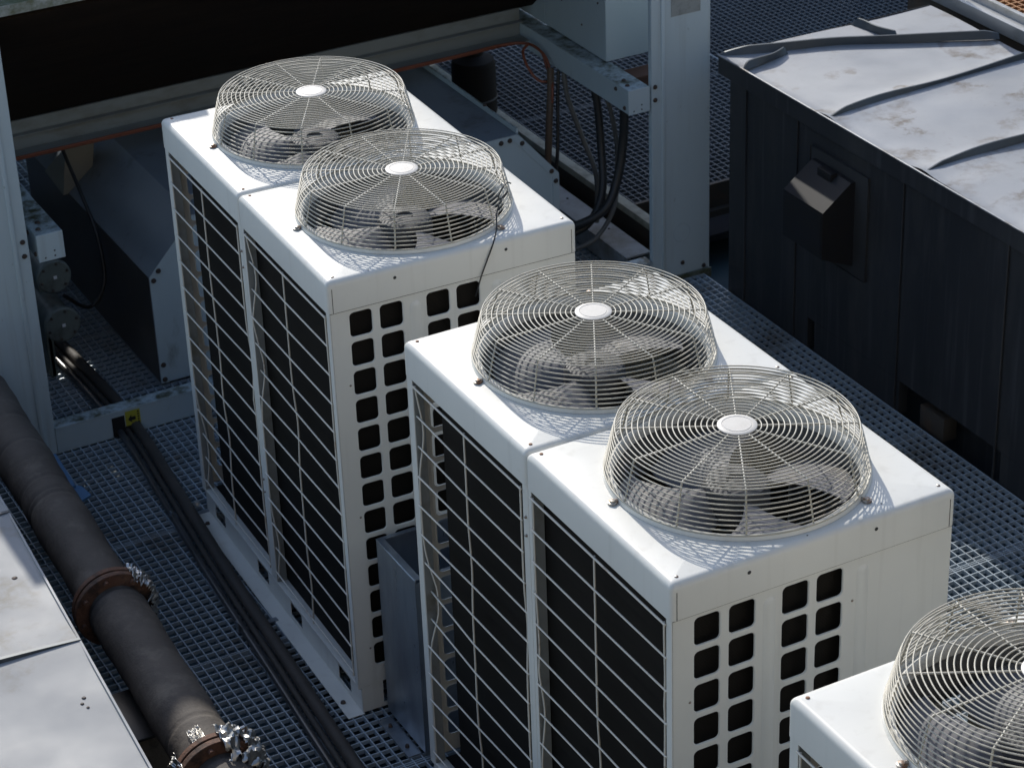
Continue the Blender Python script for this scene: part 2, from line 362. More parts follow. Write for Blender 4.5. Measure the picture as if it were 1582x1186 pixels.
def fan(parent, cx, cy, rot):
    e_ = MB().lathe([(.001, .028), (.030, .027), (.034, .036), (.080, .036), (.096, .030), (.104, .016), (.106, -.075), (.095, -.08)], (0, 0, 0), 40, cap0=True)
    h = e_.build('fan', M_hub, parent, loc=(cx, cy, H - .075)); h.rotation_euler = (0, 0, rot)
    for b_ in range(4):
        m = MB(); nr, na = 12, 16; v = []
        for side in (0, 1):
            for i in range(nr):
                t = i / (nr - 1); r = .095 + (.366 - .095) * t
                span = math.radians(46 + 34 * t - 16 * t * t * t); lead = math.radians(-18 * t * t)
                for j in range(na):
                    u = j / (na - 1); a = b_ * PI / 2 + lead + span * (u - .5)
                    rr = r
                    if i == nr - 1: rr = .366 - .045 * abs(2 * u - 1) ** 4
                    z = .015 + (-.085 + .03 * t) * (u) + .022 * math.sin(u * PI) - .012 * t
                    v.append((rr * math.cos(a), rr * math.sin(a), z - side * .0035))
        f = []; q = nr * na
        for i in range(nr - 1):
            for j in range(na - 1):
                k = i * na + j; f.append((k, k + 1, k + na + 1, k + na)); f.append((q + k, q + k + na, q + k + na + 1, q + k + 1))
        for j in range(na - 1):
            k = (nr - 1) * na + j; f.append((k, k + 1, q + k + 1, q + k)); f.append((j, q + j, q + j + 1, j + 1))
        for i in range(nr - 1):
            k = i * na; f.append((k, k + na, q + k + na, q + k)); k += na - 1; f.append((k, q + k, q + k + na, k + na))
        m.add(v, f).build('blade', M_fan, h)
    return h

def wire_guard(parent, y0, y1, seed):
    rnd = random.Random(seed); m = MB(); zt, zb = 1.757, .165
    pert = {}
    vy = [y0 + .012, (y0 + y1) / 2 + .01, y1 - .012]
    bends = []
    for vi in range(3):
        bends.append([(rnd.uniform(.2, 1.6), rnd.uniform(-1, 1)) for _ in range(3)])
    def off(vi, z):
        d = 0
        for zc, a in bends[vi]: d += a * math.exp(-((z - zc) / .13) ** 2)
        return max(-.004, min(.030, abs(d) * .023))
    def wob(y, z):
        t = (y - y0) / (y1 - y0)
        if t < .5: return off(0, z) * (1 - 2 * t) + off(1, z) * 2 * t
        return off(1, z) * (2 - 2 * t) + off(2, z) * (2 * t - 1)
    for vi in range(3):
        pts = []
        for k in range(54):
            z = zt + (zb - zt) * k / 53
            pts.append((-.001 + wob(vy[vi], z), vy[vi] + (off(vi, z) * .9 if vi != 2 else -off(vi, z) * 1.2), z))
        m.tube(pts, .0036, 6)
    for k in range(14):
        z = zt - k * .1205 if k else zt - .003
        pts = [(-.005 + wob(y0 + (y1 - y0) * i / 16, z), y0 + (y1 - y0) * i / 16, z - .5 * wob(y0 + (y1 - y0) * i / 16, z)) for i in range(17)]
        m.tube(pts, .0036 if k else .0042, 6)
    return m.build('wire_guard', M_sidewire, parent, smooth=80)

def make_unit(label, loc, rz, rots, seed):
    u = thing('condenser_unit', label, 'air conditioner', loc, rz, 'rooftop condenser units')
    D = 2 * L; zb = .135; zt = H - COV + .012
    m = MB(); hole_panel(m, COLS, ROWS, .004, W, zb, zt, 0, -1)
    for rx in (.338, .672): rib(m, rx, .235, 1.725, 0, -1)
    m.add([(W, 0, zb), (W, .03, zb), (W, .03, zt), (W, 0, zt)], [(0, 1, 2, 3)]); m.box(.004, W, .0, .012, zb - .004, zb + .0)
    p = m.build('front_panel', M_white, u)
    for (x, z) in ((.062, 1.47), (.062, .9), (.637, 1.63), (.637, 1.0), (.062, .3)): screw(x, -.0005, z, M_screw, p, 'y-', .0045, .002)
    m = MB(); hole_panel(m, COLS, ROWS, .004, W, zb, zt, D, 1); m.build('rear_panel', M_white, u)
    MB().box(.003, W, -.0018, .001, H - COV - .0035, H - COV).build('cover_joint', M_dark, u)
    MB().box(W - .002, W, .031, D - .001, zb, zt).build('side_panel', M_white, u)
    # steel posts on the coil side: near corner, centre, far corner
    t = .0022
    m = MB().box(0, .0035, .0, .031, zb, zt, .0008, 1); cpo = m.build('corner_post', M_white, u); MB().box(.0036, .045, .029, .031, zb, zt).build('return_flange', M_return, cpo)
    ctr = MB().box(0, .0030, .846, .866, zb, zt, .0008, 1).box(0, .0030, .868, .905, zb, zt, .0008, 1)
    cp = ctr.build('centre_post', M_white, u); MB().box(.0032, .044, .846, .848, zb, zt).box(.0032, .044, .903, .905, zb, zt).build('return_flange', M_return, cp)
    for (y, z) in ((.885, 1.66), (.885, 1.59), (.885, .62), (.885, .56)): screw(-.001, y, z, M_screw, cp, 'x-', .0055, .006)
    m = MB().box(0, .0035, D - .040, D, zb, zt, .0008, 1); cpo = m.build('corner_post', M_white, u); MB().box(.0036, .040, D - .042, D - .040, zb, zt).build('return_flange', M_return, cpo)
    # coils: L-shaped behind the front panel, straight behind the side
    m = MB().box(.046, .085, .040, .845, zb, zt).box(.086, .64, .040, .075, zb, zt); m.build('condenser_coil', M_coil, u)
    m = MB().box(.046, .085, .906, 1.568, zb, zt); m.build('condenser_coil', M_coil, u)
    MB().box(.09, W - .01, .862, .870, zb, zt).box(.5, .502, .88, D - .01, zb, 1.2).build('divider_panel', mat('divider_sheet', (.07, .07, .065), .6) if 'divider_sheet' not in bpy.data.materials else bpy.data.materials['divider_sheet'], u)
    wire_guard(u, .028, .845, seed); wire_guard(u, .905, D - .042, seed + 1)
    # base rails with slots and the foot flange
    m = MB()
    for (a, b_) in ((.0, .115), (.235, .62), (.74, .99), (1.11, 1.50), (1.62, D)): m.box(.012, .0145, a, b_, .006, .120)
    for (a, b_) in ((.115, .235), (.62, .74), (.99, 1.11), (1.50, 1.62)): m.box(.012, .0145, a, b_, .006, .030).box(.012, .0145, a, b_, .098, .120)
    m.box(-.055, .016, -.006, D + .006, .003, .0058)
    m.box(.0, .05, .002, D, .1205, .1335, .002)
    for x0, x1 in ((.012, .105), (.88, W)): m.box(x0, x1, .003, .0055, .006, .132)
    m.box(.1052, .8798, .003, .0055, .006, .025).box(W - .003, W, .006, D, .006, .1335)
    b_ = m.build('base_rail', M_white, u)
    for (x, y) in ((-.032, .10), (-.032, 1.62)): MB().lathe([(.001, .008), (.009, .008), (.011, .0)], (x, y, .0058), 12, cap0=True).build('bolt', M_bolt, b_)
    MB().box(.02, W - .004, .02, D - .01, .10, .119).build('base_pan', M_dark, u)
    for k in range(2):
        y0, y1 = (-.005, L - .0012) if k == 0 else (L + .0012, D + .005)
        fy = FY if k == 0 else 1.3205
        cvr = cover_mesh(y0, y1, (FX, fy)).build('top_cover', M_white, u, smooth=50)
        for (x, y) in ((.034, y0 + .034), (W - .03, y0 + .045), (.034, y1 - .034), (W - .03, y1 - .034)):
            rusty = (k == 0 and y > .5) or (k == 1)
            screw(x, y, H + .0002, M_rustscrew if rusty and x < .5 else M_screw, cvr)
        if k == 0:
            screw(.262, -.0055, H - .045, M_motor, cvr, 'y-', .0065, .001); screw(.712, -.0055, H - .045, M_motor, cvr, 'y-', .0065, .001)
            MB().box(.014, .0158, -.0060, -.0048, H - COV + .001, H - .030).build('corner_slit', M_dark, cvr)
            MB().box(W - .016, W - .0145, -.0060, -.0048, H - COV + .001, H - .030).build('corner_slit', M_dark, cvr)
        for q in range(3):
            x = .12 + .7 * ((seed * .37 + q * .41) % 1); y = y0 + .02 + .03 * q
            MB().lathe([(.0005, .0006), (.0028, .0004), (.003, 0)], (x, y, H), 8, cap0=True).build('pinhole', M_motor, cvr)
        # shroud under the opening, motor and its bracket
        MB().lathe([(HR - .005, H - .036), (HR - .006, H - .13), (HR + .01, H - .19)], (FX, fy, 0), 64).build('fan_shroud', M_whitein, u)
        MB().lathe([(.001, H - .11), (.085, H - .11), (.09, H - .13), (.09, H - .32)], (FX, fy, 0), 32, cap0=True).box(FX - .43, FX + .43, fy - .10, fy - .07, H - .28, H - .25).box(FX - .43, FX + .43, fy + .07, fy + .10, H - .28, H - .25).build('fan_motor', M_motor, u)
        fan(u, FX, fy, rots[k]); guard(u, FX, fy)
    return u
AR = -.02639
A = make_unit('white two-fan condenser unit farthest back, a black wire hanging from its guard', (-.04444, 2.27576, 0), AR, (.35, 1.1), 11)
B = make_unit('white two-fan condenser unit in the middle of the row, its two fans fully seen', (0, 0, 0), 0, (.05, .75), 23)
C = make_unit('white condenser unit nearest the camera, cut off by the lower right edge', (-.00507, -2.35102, 0), 0, (.3, 1.25), 37)

# black wire tied to the guard of the far unit
P_ = spline([(.79, 2.43, 2.03), (.765, 2.415, 2.045), (.735, 2.40, 2.03), (.72, 2.40, 2.0), (.75, 2.42, 1.985), (.775, 2.43, 2.0), (.74, 2.41, 1.99), (.712, 2.385, 1.975), (.690, 2.36, 1.955), (.655, 2.30, 1.925), (.615, 2.255, 1.895), (.585, 2.248, 1.84), (.560, 2.248, 1.785), (.540, 2.246, 1.735), (.538, 2.262, 1.70)], 8)
MB().tube(P_, .0028, 6).build('wire', M_black)
tag(bpy.data.objects['wire'], 'thin black wire tied to a fan guard and dangling over the front', 'wire')

# galvanised open tray between the two units
t = thing('sheet_metal_box', 'galvanised open-topped metal box standing between two white units', 'box', (.055, 1.90, 0))
m = MB(); m.box(0, .006, 0, .33, .02, .81, .001, 1).box(.0062, .34, 0, .004, .02, .80).box(.0062, .34, .326, .33, .02, .80).box(.336, .34, .0042, .3258, .02, .80); m.build('wall', M_galv, t)
m = MB().box(-.001, .028, -.001, .331, .811, .816, .001, 1).box(.0285, .341, -.001, .018, .811, .8155).box(.0285, .341, .312, .331, .811, .8155); m.build('rim', M_galv, t)
MB().box(.0065, .335, .005, .325, .55, .56).build('inner_floor', M_casing, t)
MB().box(-.06, -.002, .03, .30, .002, .006).build('foot_plate', M_galv, t)
for y in (.09, .24): MB().lathe([(.001, .012), (.007, .012), (.009, 0)], (-.035, y, .006), 8, cap0=True).build('bolt', M_bolt, t)

# ------------------------------------------------------------------ raised dry cooler on its steel frame
F = thing('dry_cooler', 'large grey-blue cooler raised on steel posts behind the white units', 'cooler', (0, 4.85, 0))
fy = 0.0
def post(x0, side):
    m = MB()
    TZ = 2.16 if side < 0 else 1.75
    m.box(x0, x0 + .345, 0, .006, .0, TZ, .002, 1)                 # wide face
    if side > 0: m.box(x0 - .0, x0 + .006, .0065, .03, .0, TZ); lip = (x0 + .055, x0 + .075)
    else: m.box(x0 + .339, x0 + .345, .0065, .30, .0, TZ); lip = (x0 + .27, x0 + .29)
    m.box(lip[0], lip[1], -.008, -.0005, .0, TZ, .003, 2)
    m.box(x0, x0 + .006, .0065, .10, .0, TZ) if side < 0 else m.box(x0 + .339, x0 + .345, .0065, .10, .0, TZ)
    return m.build('post', M_post, F)
pl = post(-.745, -1); pr = post(2.855, 1)
def boltf(x, z, parent, y=-.001, r=.012):
    MB().lathe([(.001, -.010), (r * .6, -.010), (r * .65, -.003), (r, -.003), (r * 1.05, 0)], (x, y, z), 10, 'y', cap0=True).build('bolt', M_bolt, parent)
for z in (1.035, 1.105): boltf(2.875, z, pr); boltf(-.425, z, pl)
for (x, z) in ((2.91, .05), (3.035, .085), (3.165, .035)): boltf(x, z, pr)
for (x, z) in ((-.455, .03), (-.60, .05)): boltf(x, z, pl)
MB().box(2.97, 3.14, -.002, -.0005, 1.455, 1.60).build('faded_label', mat('faded_label', (.30, .32, .31), .7, dirt=(.20, .21, .20), dscale=20), pr)
MB().lathe([(.048, -.0008), (.050, -.002), (.052, -.0008)], (3.03, 0, .26), 32, 'y').build('knockout', M_frame, pr)
# low front beam with folded lips
m = MB(); m.box(-.40, 2.853, -.004, .0, .0, .130, .001, 1); m.box(-.40, 2.853, -.006, .075, .1305, .137, .002, 1)
lb = m.build('base_beam', M_frame, F)
# hole for the conduits, on the beam face
MB().box(-.125, -.062, -.0055, -.0045, .0, .105).box(-.0615, .012, -.0055, -.0045, .0, .044).build('cable_opening', M_dark, lb)
# pale frame corner plate right of the right post foot
MB().box(2.79, 2.852, -.010, -.0045, .002, .128, .001, 1).build('gusset', M_frame, F)
MB().box(2.86, 3.20, -.022, -.009, -.03, .022).build('sole_plate', mat('mossy_plate', (.16, .18, .15), .7, dirt=(.06, .065, .03), dscale=10, dlo=.4, dhi=.6), F)
# cantilever beams on both sides, running back
for (x0, x1) in ((2.72, 2.842), (-.36, -.238)):
    m = MB(); m.box(x0, x1, .0, 2.4, .988, 1.118, .003, 1); br = m.build('bracket_beam', M_frame, F)
    MB().box(x0 - .001, x1 + .0, -.004, -.0006, .986, 1.119, .001, 1).build('end_plate', M_white if False else M_post, br)
    for (x, z) in ((x0 + .075, 1.03), (x0 + .075, 1.005), (x0 + .03, 1.003)): MB().lathe([(.001, -.0015), (.004, -.001), (.0045, 0)], (x, -.004, z), 8, 'y', cap0=True).build('rivet', M_motor, br)
    for y in (.06, .13): MB().lathe([(.001, .008), (.008, .008), (.013, .0)], (x0 + (.03 if y < .1 else .05), y, 1.1185), 10, cap0=True).build('bolt', M_bolt, br)
    for (y, z) in ((.035, 1.015), (.12, 1.09)): MB().lathe([(.001, -.008), (.008, -.008), (.012, 0)], (x0 - .0005, y, z), 10, 'x', cap0=True).build('bolt', M_bolt, br)
# coil bottom beam at the back, and coil face sloping up to the front eave
m = MB(); m.box(-.236, 2.718, 1.13, 1.15, 1.045, 1.20, .002, 1).box(-.236, 2.718, 1.09, 1.129, 1.130, 1.136, .001, 1).box(-.236, 2.718, 1.03, 1.129, 1.045, 1.051, .001, 1)
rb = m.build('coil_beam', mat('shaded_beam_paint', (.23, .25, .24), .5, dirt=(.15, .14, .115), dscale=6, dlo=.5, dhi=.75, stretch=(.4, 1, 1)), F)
v = [(-.74, .03, 2.13), (2.84, .03, 2.13), (2.84, 1.155, 1.19), (-.74, 1.155, 1.19)]
v2 = [(x, y + .05, z + .06) for x, y, z in v]
MB().add(v + v2, [(0, 1, 2, 3), (7, 6, 5, 4), (0, 4, 5, 1), (1, 5, 6, 2), (2, 6, 7, 3), (3, 7, 4, 0)]).build('cooler_coil', mat('brown_mesh', (.020, .013, .009), .8, var=(.012, .008, .006), vscale=3, stretch=(1, 1, 9), bump=.3, bscale=60, spec=.15), F)
M_eave = mat('mossy_eave', (.30, .33, .32), .6, dirt=(.12, .13, .08), dscale=16, dlo=.42, dhi=.62, top=((.055, .07, .025), 5, .25, .45))
MB().box(-.75, 2.86, -.02, .42, 2.165, 2.215, .004).build('eave', M_eave, F)
MB().box(-.72, 2.84, .42, 3.0, 1.9, 2.21, .004).box(-.74, 2.84, 1.22, 2.85, 1.55, 1.899).build('cooler_body', M_frame, F)
# round fan casings on top of the cooler (they shade the deck below)
for cx in (0.05, 1.22, 2.3):
    MB().lathe([(.50, 0), (.50, .28), (.52, .30), (.46, .31), (.44, .26), (.44, .02)], (cx, 1.75, 2.215), 48).build('fan_casing', M_post, F)
MB().box(-.45, .45, .50, .56, 2.216, 2.82, .004).build('parapet', M_frame, F)  # panel added out of view to shade the far unit's back corner
# back panel added to keep sun off the casing, one slot letting some in
MB().box(-.74, 3.19, 2.90, 2.93, .25, 1.20).box(-.74, .0, 2.90, 2.93, 1.201, 1.895).box(.95, 3.19, 2.90, 2.93, 1.201, 1.895).box(.001, .949, 2.90, 2.93, 1.201, 1.36).box(.001, .949, 2.90, 2.93, 1.44, 1.895).build('rear_shade_panel', M_frame, F)
MB().box(-.74, -.72, .35, 2.90, .03, 1.15).build('side_shade_panel', M_frame, F)  # side panel added to shut light out from around the casing
# control cabinet beside the coil, standing on the right bracket
cb = MB().box(2.812, 3.16, .375, 1.02, 1.125, 1.75, .003, 1).box(2.812, 2.8175, 1.022, 1.9, 1.125, 1.9); cbo = cb.build('control_cabinet', M_frame, F)
for (y, z) in ((.45, 1.42), (.52, 1.62), (.83, 1.32), (.95, 1.50), (.62, 1.25), (1.15, 1.35)): MB().lathe([(.001, -.004), (.005, -.004), (.006, 0)], (2.8115, y, z), 8, 'x', cap0=True).build('bolt', M_bolt, cbo)
MB().box(2.86, 3.1, .25, .374, 1.00, 1.06).build('cabinet_tray', mat('reddish_tray', (.14, .07, .045), .7), F)
# yellow sticker with a black arrow
st = MB().box(-.058, .016, -.0075, -.0065, .045, .122).build('warning_sticker', M_yellow, lb)
m = MB().prism([(x - .046, z) for x, z in [(.0, .078), (.018, .100), (.018, .088), (.038, .088), (.038, .070), (.018, .070), (.018, .058)]], -.0085, -.0077, 'y')
for k in range(5): m.box(.002, .010, -.0085, -.0077, .052 + k * .0135, .059 + k * .0135)
m.build('arrow_print', M_print, st)

# long casing under the cooler
K = thing('equipment_casing', 'wide blue-grey casing with chamfered shoulders under the raised cooler', 'casing', (0, 5.19, 0))
prof = [(.25, .02), (.25, .60), (.50, .87), (2.27, .87), (2.50, .60), (2.50, .02)]
m = MB().prism(prof, 0, 1.85, 'y'); m.build('body', M_casing, K, smooth=0)
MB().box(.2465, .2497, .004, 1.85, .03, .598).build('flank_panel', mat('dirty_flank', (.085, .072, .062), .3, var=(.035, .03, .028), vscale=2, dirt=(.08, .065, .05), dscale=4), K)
MB().prism([(.256, .022), (.256, .596), (.502, .866), (2.266, .866), (2.494, .598), (2.494, .022)], -.0006, -.0002, 'y').build('end_panel', M_frame, K, smooth=0)
def strip(a, b_, w_, y0=-.004, y1=-.0005):
    a = Vector(a); b_ = Vector(b_); d = (b_ - a).normalized(); n_ = Vector((-d.y, d.x)) * w_
    return [tuple(a), tuple(b_), tuple(b_ + n_), tuple(a + n_)]
m = MB()
m.prism([(.252, .02), (.290, .02), (.290, .588), (.252, .60)], -.004, -.0005, 'y'); m.prism([(2.460, .02), (2.498, .02), (2.498, .598), (2.460, .586)], -.004, -.0005, 'y')
m.prism(strip((.253, .602), (.50, .868), -.038), -.0045, -.0008, 'y'); m.prism(strip((2.268, .868), (2.497, .602), -.038), -.0045, -.0008, 'y')
m.prism([(.51, .868), (2.262, .868), (2.262, .832), (.51, .832)], -.004, -.0005, 'y')
m.box(2.262, 2.272, .0, 1.85, .8705, .90, .002, 1)
m.build('edge_trim', M_frame, K)
for (x, z) in ((.271, .58), (.271, .12), (.30, .625), (2.478, .56), (2.455, .62), (2.29, .815), (2.22, .845), (2.17, .842), (.271, .04)): boltf(x, z, K, -.005, .013)
for (y, x) in ((.35, 2.267), (1.1, 2.267)): MB().lathe([(.001, .006), (.009, .006), (.012, 0)], (x, y, .9003), 10, cap0=True).build('bolt', M_bolt, K)
# pale sunlit vent cowl behind the casing's left shoulder
T_ = [(.22, 1.42, .625), (.22, .99, .92), (.22, 1.14, .594)]
cw = MB().add(T_ + [(x + .16, y + .02, z) for x, y, z in T_], [(0, 1, 2), (5, 4, 3), (0, 3, 4, 1), (1, 4, 5, 2), (2, 5, 3, 0)]); cw.build('end_cowl', mat('cream_cowl', (.36, .34, .28), .6, dirt=(.3, .27, .2), dscale=5), K, smooth=0)

sc = MB().box(-4, 2.55, 8.6, 8.64, 0.002, 1.7).box(-4, 2.55, 8.57, 8.599, .8, .86).build('added_screen', M_brown); tag(sc, 'dark brown screen added behind the long casing to hide sunlit deck', 'wall')  # screen added to hide the sunlit deck showing behind the casing
# blind flanges under the left bracket
for (x, z, r) in ((-.17, .66, .085), (-.16, .40, .09)):
    q = thing('pipe_end', 'upper dull green pipe end with a round blind flange behind the left post' if z > .5 else 'lower dull green pipe end with a round blind flange behind the left post', 'pipe', (x, 5.32, z), 0, 'capped pipe ends behind the left post')
    MB().lathe([(.001, 0), (r * .92, 0), (r, .006), (r, .03), (r * .8, .032), (r * .8, .5)], (0, 0, 0), 32, 'y', cap0=True).build('pipe_body', M_lid, q)
    MB().box(-.004, .012, -.002, -.0003, -.01, .006).build('sticker', M_whitelabel, q)
    for k in range(6):
        a = k * PI / 3 + .3; boltf(math.cos(a) * r * .8, math.sin(a) * r * .8, q, -.001, .007)
    MB().box(-.012, .012, .25, .4, -z + .002, -r * .7).build('support', M_lid, q)

# dark vertical vessel at the back right of the casing
q = thing('vessel', 'dark brown upright cylinder behind the long casing', 'tank', (2.93, 6.98, 0))
MB().lathe([(.13, .0), (.13, .50), (.12, .53), (.06, .56), (.055, 1.0)], (0, 0, 0), 36).build('shell', mat('vessel_brown', (.016, .012, .009), .7, spec=.2), q)
MB().ring((0, 0, .30), .132, .006, 36, 6).build('band', M_brown, q)

# cables
def cable(name, pts, r, m, label, cat='cable', n=10, group=None):
    o = MB().tube(spline(pts, n), r, 8).build(name, m, None, smooth=80); return tag(o, label, cat, group)
oc = cable('orange_cable', [(-.24, 5.862, 1.053), (.5, 5.862, 1.055), (1.3, 5.862, 1.054), (2.2, 5.862, 1.056), (2.62, 5.86, 1.058), (2.69, 5.72, 1.055), (2.70, 5.66, .98), (2.69, 5.6, .93), (2.63, 5.62, .93), (2.60, 5.68, .99), (2.61, 5.75, 1.05), (2.66, 5.78, 1.075)], .0075, M_orange, 'orange cable along the coil beam ending in a loop')
cable('orange_cable', [(-.24, 5.852, 1.066), (.5, 5.852, 1.068), (1.3, 5.852, 1.067), (2.2, 5.852, 1.069), (2.62, 5.84, 1.07), (2.69, 5.68, 1.05), (2.685, 5.58, .95), (2.655, 5.52, .90), (2.64, 5.51, .80), (2.60, 5.50, .60), (2.58, 5.52, .25)], .0065, M_orange, 'orange cable along the coil beam dropping beside the casing')
gp = 'cables hanging from the right bracket beam'
cable('cable', [(2.69, 5.60, .99), (2.66, 5.55, .9), (2.62, 5.5, .75), (2.585, 5.47, .5), (2.56, 5.5, .2)], .019, mat('rusty_conduit', (.10, .065, .04), .6), 'brown sheathed cable hanging leftmost from the bracket beam', group=gp)
cable('cable', [(2.71, 5.55, .99), (2.69, 5.53, .85), (2.67, 5.5, .7), (2.64, 5.47, .5), (2.60, 5.5, .2)], .010, M_black, 'thin black cable hanging next to the brown one', group=gp)
cable('cable', [(2.725, 5.52, .99), (2.73, 5.49, .85), (2.77, 5.42, .65), (2.80, 5.33, .45), (2.78, 5.3, .2)], .014, M_greycab, 'grey cable hanging in the middle under the bracket beam', group=gp)
cable('cable', [(2.80, 5.35, .99), (2.815, 5.33, .85), (2.81, 5.29, .62), (2.76, 5.20, .42), (2.66, 5.17, .28), (2.53, 5.2, .22)], .022, M_black, 'thick black hose left of the other hose, curving down to the casing', group=gp)
cable('cable', [(2.83, 5.13, .99), (2.85, 5.12, .9), (2.85, 5.13, .72), (2.80, 5.11, .52), (2.70, 5.08, .38), (2.56, 5.16, .29), (2.50, 5.3, .27)], .024, M_black, 'thickest black hose falling from the bracket end to the casing', group=gp)
cable('cable', [(2.80, 5.25, .99), (2.84, 5.24, .85), (2.88, 5.25, .66), (2.88, 5.25, .50), (2.80, 5.15, .34), (2.66, 5.10, .22), (2.54, 5.15, .16)], .013, M_greycab, 'thin grey cable looping outside the black hoses', group=gp)
cable('cable', [(2.45, 6.4, .95), (2.60, 6.5, .86), (2.78, 6.6, .82), (2.95, 6.5, .93), (2.98, 6.35, 1.06)], .009, M_greycab, 'pale cable sagging in front of the upright cylinder')
cable('cable', [(.19, 6.25, 1.04), (.20, 6.15, .9), (.215, 5.98, .72), (.225, 5.85, .55), (.20, 5.75, .35), (.10, 5.72, .25), (-.03, 5.7, .36)], .010, M_black, 'black cable running down the left flank of the casing')

# conduits on the deck by the coil side
gc = 'pipes lying on the deck left of the units'
def deckline(dx, z, r, m, label, lift=0):
    pts = [(-.10 + dx, 6.2, z), (-.065 + dx, 5.6, z), (-.045 + dx, 5.1, z), (-.055 + dx, 4.7, z), (-.095 + dx, 4.2, z), (-.155 + dx, 3.45, z), (-.195 + dx, 2.8, z), (-.235 + dx, 2.2, z), (-.28 + dx, 1.5, z), (-.36 + dx, .2, z), (-.45 + dx, -1.5, z)]
    return cable('deck_pipe', pts, r, m, label, 'pipe', 8, gc)
deckline(-.042, .022, .017, M_cond, 'shiny dark metal conduit, leftmost pipe lying beside the white units')
deckline(-.004, .019, .014, M_lag, 'thin brown pipe lying between the metal conduit and the thick lagged pipe')
deckline(.038, .032, .028, M_lag, 'thick brown lagged pipe lying nearest the white units')
for (x, y) in ((-.09, 4.0), (-.17, 3.05)):
    m = MB().box(x - .075, x + .105, y - .012, y + .012, .003, .010).box(x - .075, x - .069, y - .012, y + .012, .0105, .055)
    o = m.build('pipe_clamp', M_galv); tag(o, 'small metal clamp under the pipes near the %s' % ('casing beam' if y > 3.5 else 'middle of the far unit'), 'clamp', 'clamps under the deck pipes')
o = MB().lathe([(.001, .022), (.012, .020), (.016, .008), (.012, 0)], (-.045, 3.98, .062), 12, cap0=True).build('metal_cap', M_alu); tag(o, 'small shiny cap sitting on the lagged deck pipe', 'cap')

# ------------------------------------------------------------------ insulated pipe at lower left
PA = Vector((-.735, 5.0, .50)); PB = Vector((-.905, 1.0, .50))
def pp(y): t = (PA.y - y) / (PA.y - PB.y); return PA.lerp(PB, t)
Q = thing('insulated_pipe', 'thick pipe in cracked black insulation with rusty flanges beside the low metal roof', 'pipe', (pp(2.7).x, 2.7, 0))
def loc(p): return p - Vector((pp(2.7).x, 2.7, 0))
rnd = random.Random(3)
def lag(y0, y1):
    n = int(abs(y1 - y0) / .012); pts = [loc(pp(y0 + (y1 - y0) * k / n)) for k in range(n + 1)]
    seams = [rnd.uniform(0, n) for _ in range(max(2, int(n / 28)))]
    def rf(i):
        r = .116 + .0025 * math.sin(i * .13) + .0012 * math.sin(i * .41 + 1)
        for s_ in seams:
            if abs(i - s_) < .9: r -= .0045
        if i < 3 or i > n - 3: r -= .006
        return r
    return MB().tube(pts, .115, 40, rf=rf).build('insulation', M_foam, Q, smooth=60)
FL = (2.78, 1.60)
lag(4.72, FL[0] + .035); lag(FL[0] - .035, FL[1] + .035); lag(FL[1] - .035, .9)
d_ = (PB - PA).normalized()
rotm = Vector((0, 1, 0)).rotation_difference(-d_).to_matrix().to_4x4()
for fi, y in enumerate(FL):
    m = MB(); m.lathe([(.06, -.034), (.158, -.032), (.160, -.030), (.160, -.006), (.157, -.004)], (0, 0, 0), 48, 'y', cap0=True).lathe([(.157, .004), (.160, .006), (.160, .028), (.156, .030), (.06, .031)], (0, 0, 0), 48, 'y', cap1=True).lathe([(.130, -.004), (.130, .004)], (0, 0, 0), 32, 'y')
    fl = m.build('flange', M_rust, Q); fl.matrix_local = Matrix.Translation(loc(pp(y))) @ rotm
    for k in range(8):
        a = k * PI / 4 + .2; MB().lathe([(.001, -.052), (.011, -.052), (.011, -.035)], (math.cos(a) * .138, 0, math.sin(a) * .138), 6, 'y', cap0=True).build('bolt', M_rust, fl)
    # torn foil wrapped round part of the flange
    rnd = random.Random(5 + fi)
    for (a0, a1, w0, w1) in (((-62, 20, -.10, .03), (8, 62, -.055, .055)) if fi == 0 else ((-45, 84, -.10, .07), (140, 205, -.12, .04), (95, 118, .01, .14))):
        m = MB(); na, nw = 60, 22; v = []; f = []
        for i in range(na):
            a = math.radians(a0 + (a1 - a0) * i / (na - 1))
            ed = rnd.uniform(-.006, .006) + .022 * noise.noise(Vector((i * .21, fi, a0)))
            for j in range(nw):
                yy = w0 + (w1 - w0) * j / (nw - 1) + (ed if j in (0, nw - 1) else 0)
                q_ = Vector((a * 6, yy * 38, fi * 7.3 + a0)); r = .167 + .010 * fi + (.016 + .014 * fi) * noise.noise(q_) + .010 * noise.noise(q_ * 2.3) + .0025 * rnd.uniform(-1, 1) - .03 * max(0, abs(yy) - .035) / .04
                if fi == 1 and a0 == 95: r = .122 + rnd.uniform(-.002, .004)
                v.append((r * math.cos(a), yy, r * math.sin(a)))
        for i in range(na - 1):
            for j in range(nw - 1):
                if noise.noise(Vector((i * .16, j * .3, fi * 9 + a0))) > .28: continue
                k = i * nw + j; f.append((k, k + 1, k + nw + 1, k + nw))
        o = m.add(v, f).build('foil', M_foil, fl, smooth=30)
        sm = o.modifiers.new('thick', 'SOLIDIFY'); sm.thickness = .0012
# block saddle and lower pipe under the insulated pipe
o = thing('pipe_support', 'grey block support under the black pipe beside the low roof', 'support', (pp(2.15).x - .08, 2.25, 0))
MB().box(-.09, .09, -.13, .13, .002, .36, .006).build('block', mat('rough_block', (.22, .19, .15), .9, dirt=(.10, .09, .07), dscale=14, bump=.8, bscale=60), o)
MB().box(-.10, .10, -.16, .16, .362, .375, .003).build('pad', M_black, o)
o = MB().tube([(pp(4.6).x - .17, 4.6, .20), (pp(.9).x - .17, .9, .20)], .075, 24).build('lower_pipe', M_lag); tag(o, 'dark pipe running low in the gap beneath the insulated pipe', 'pipe')

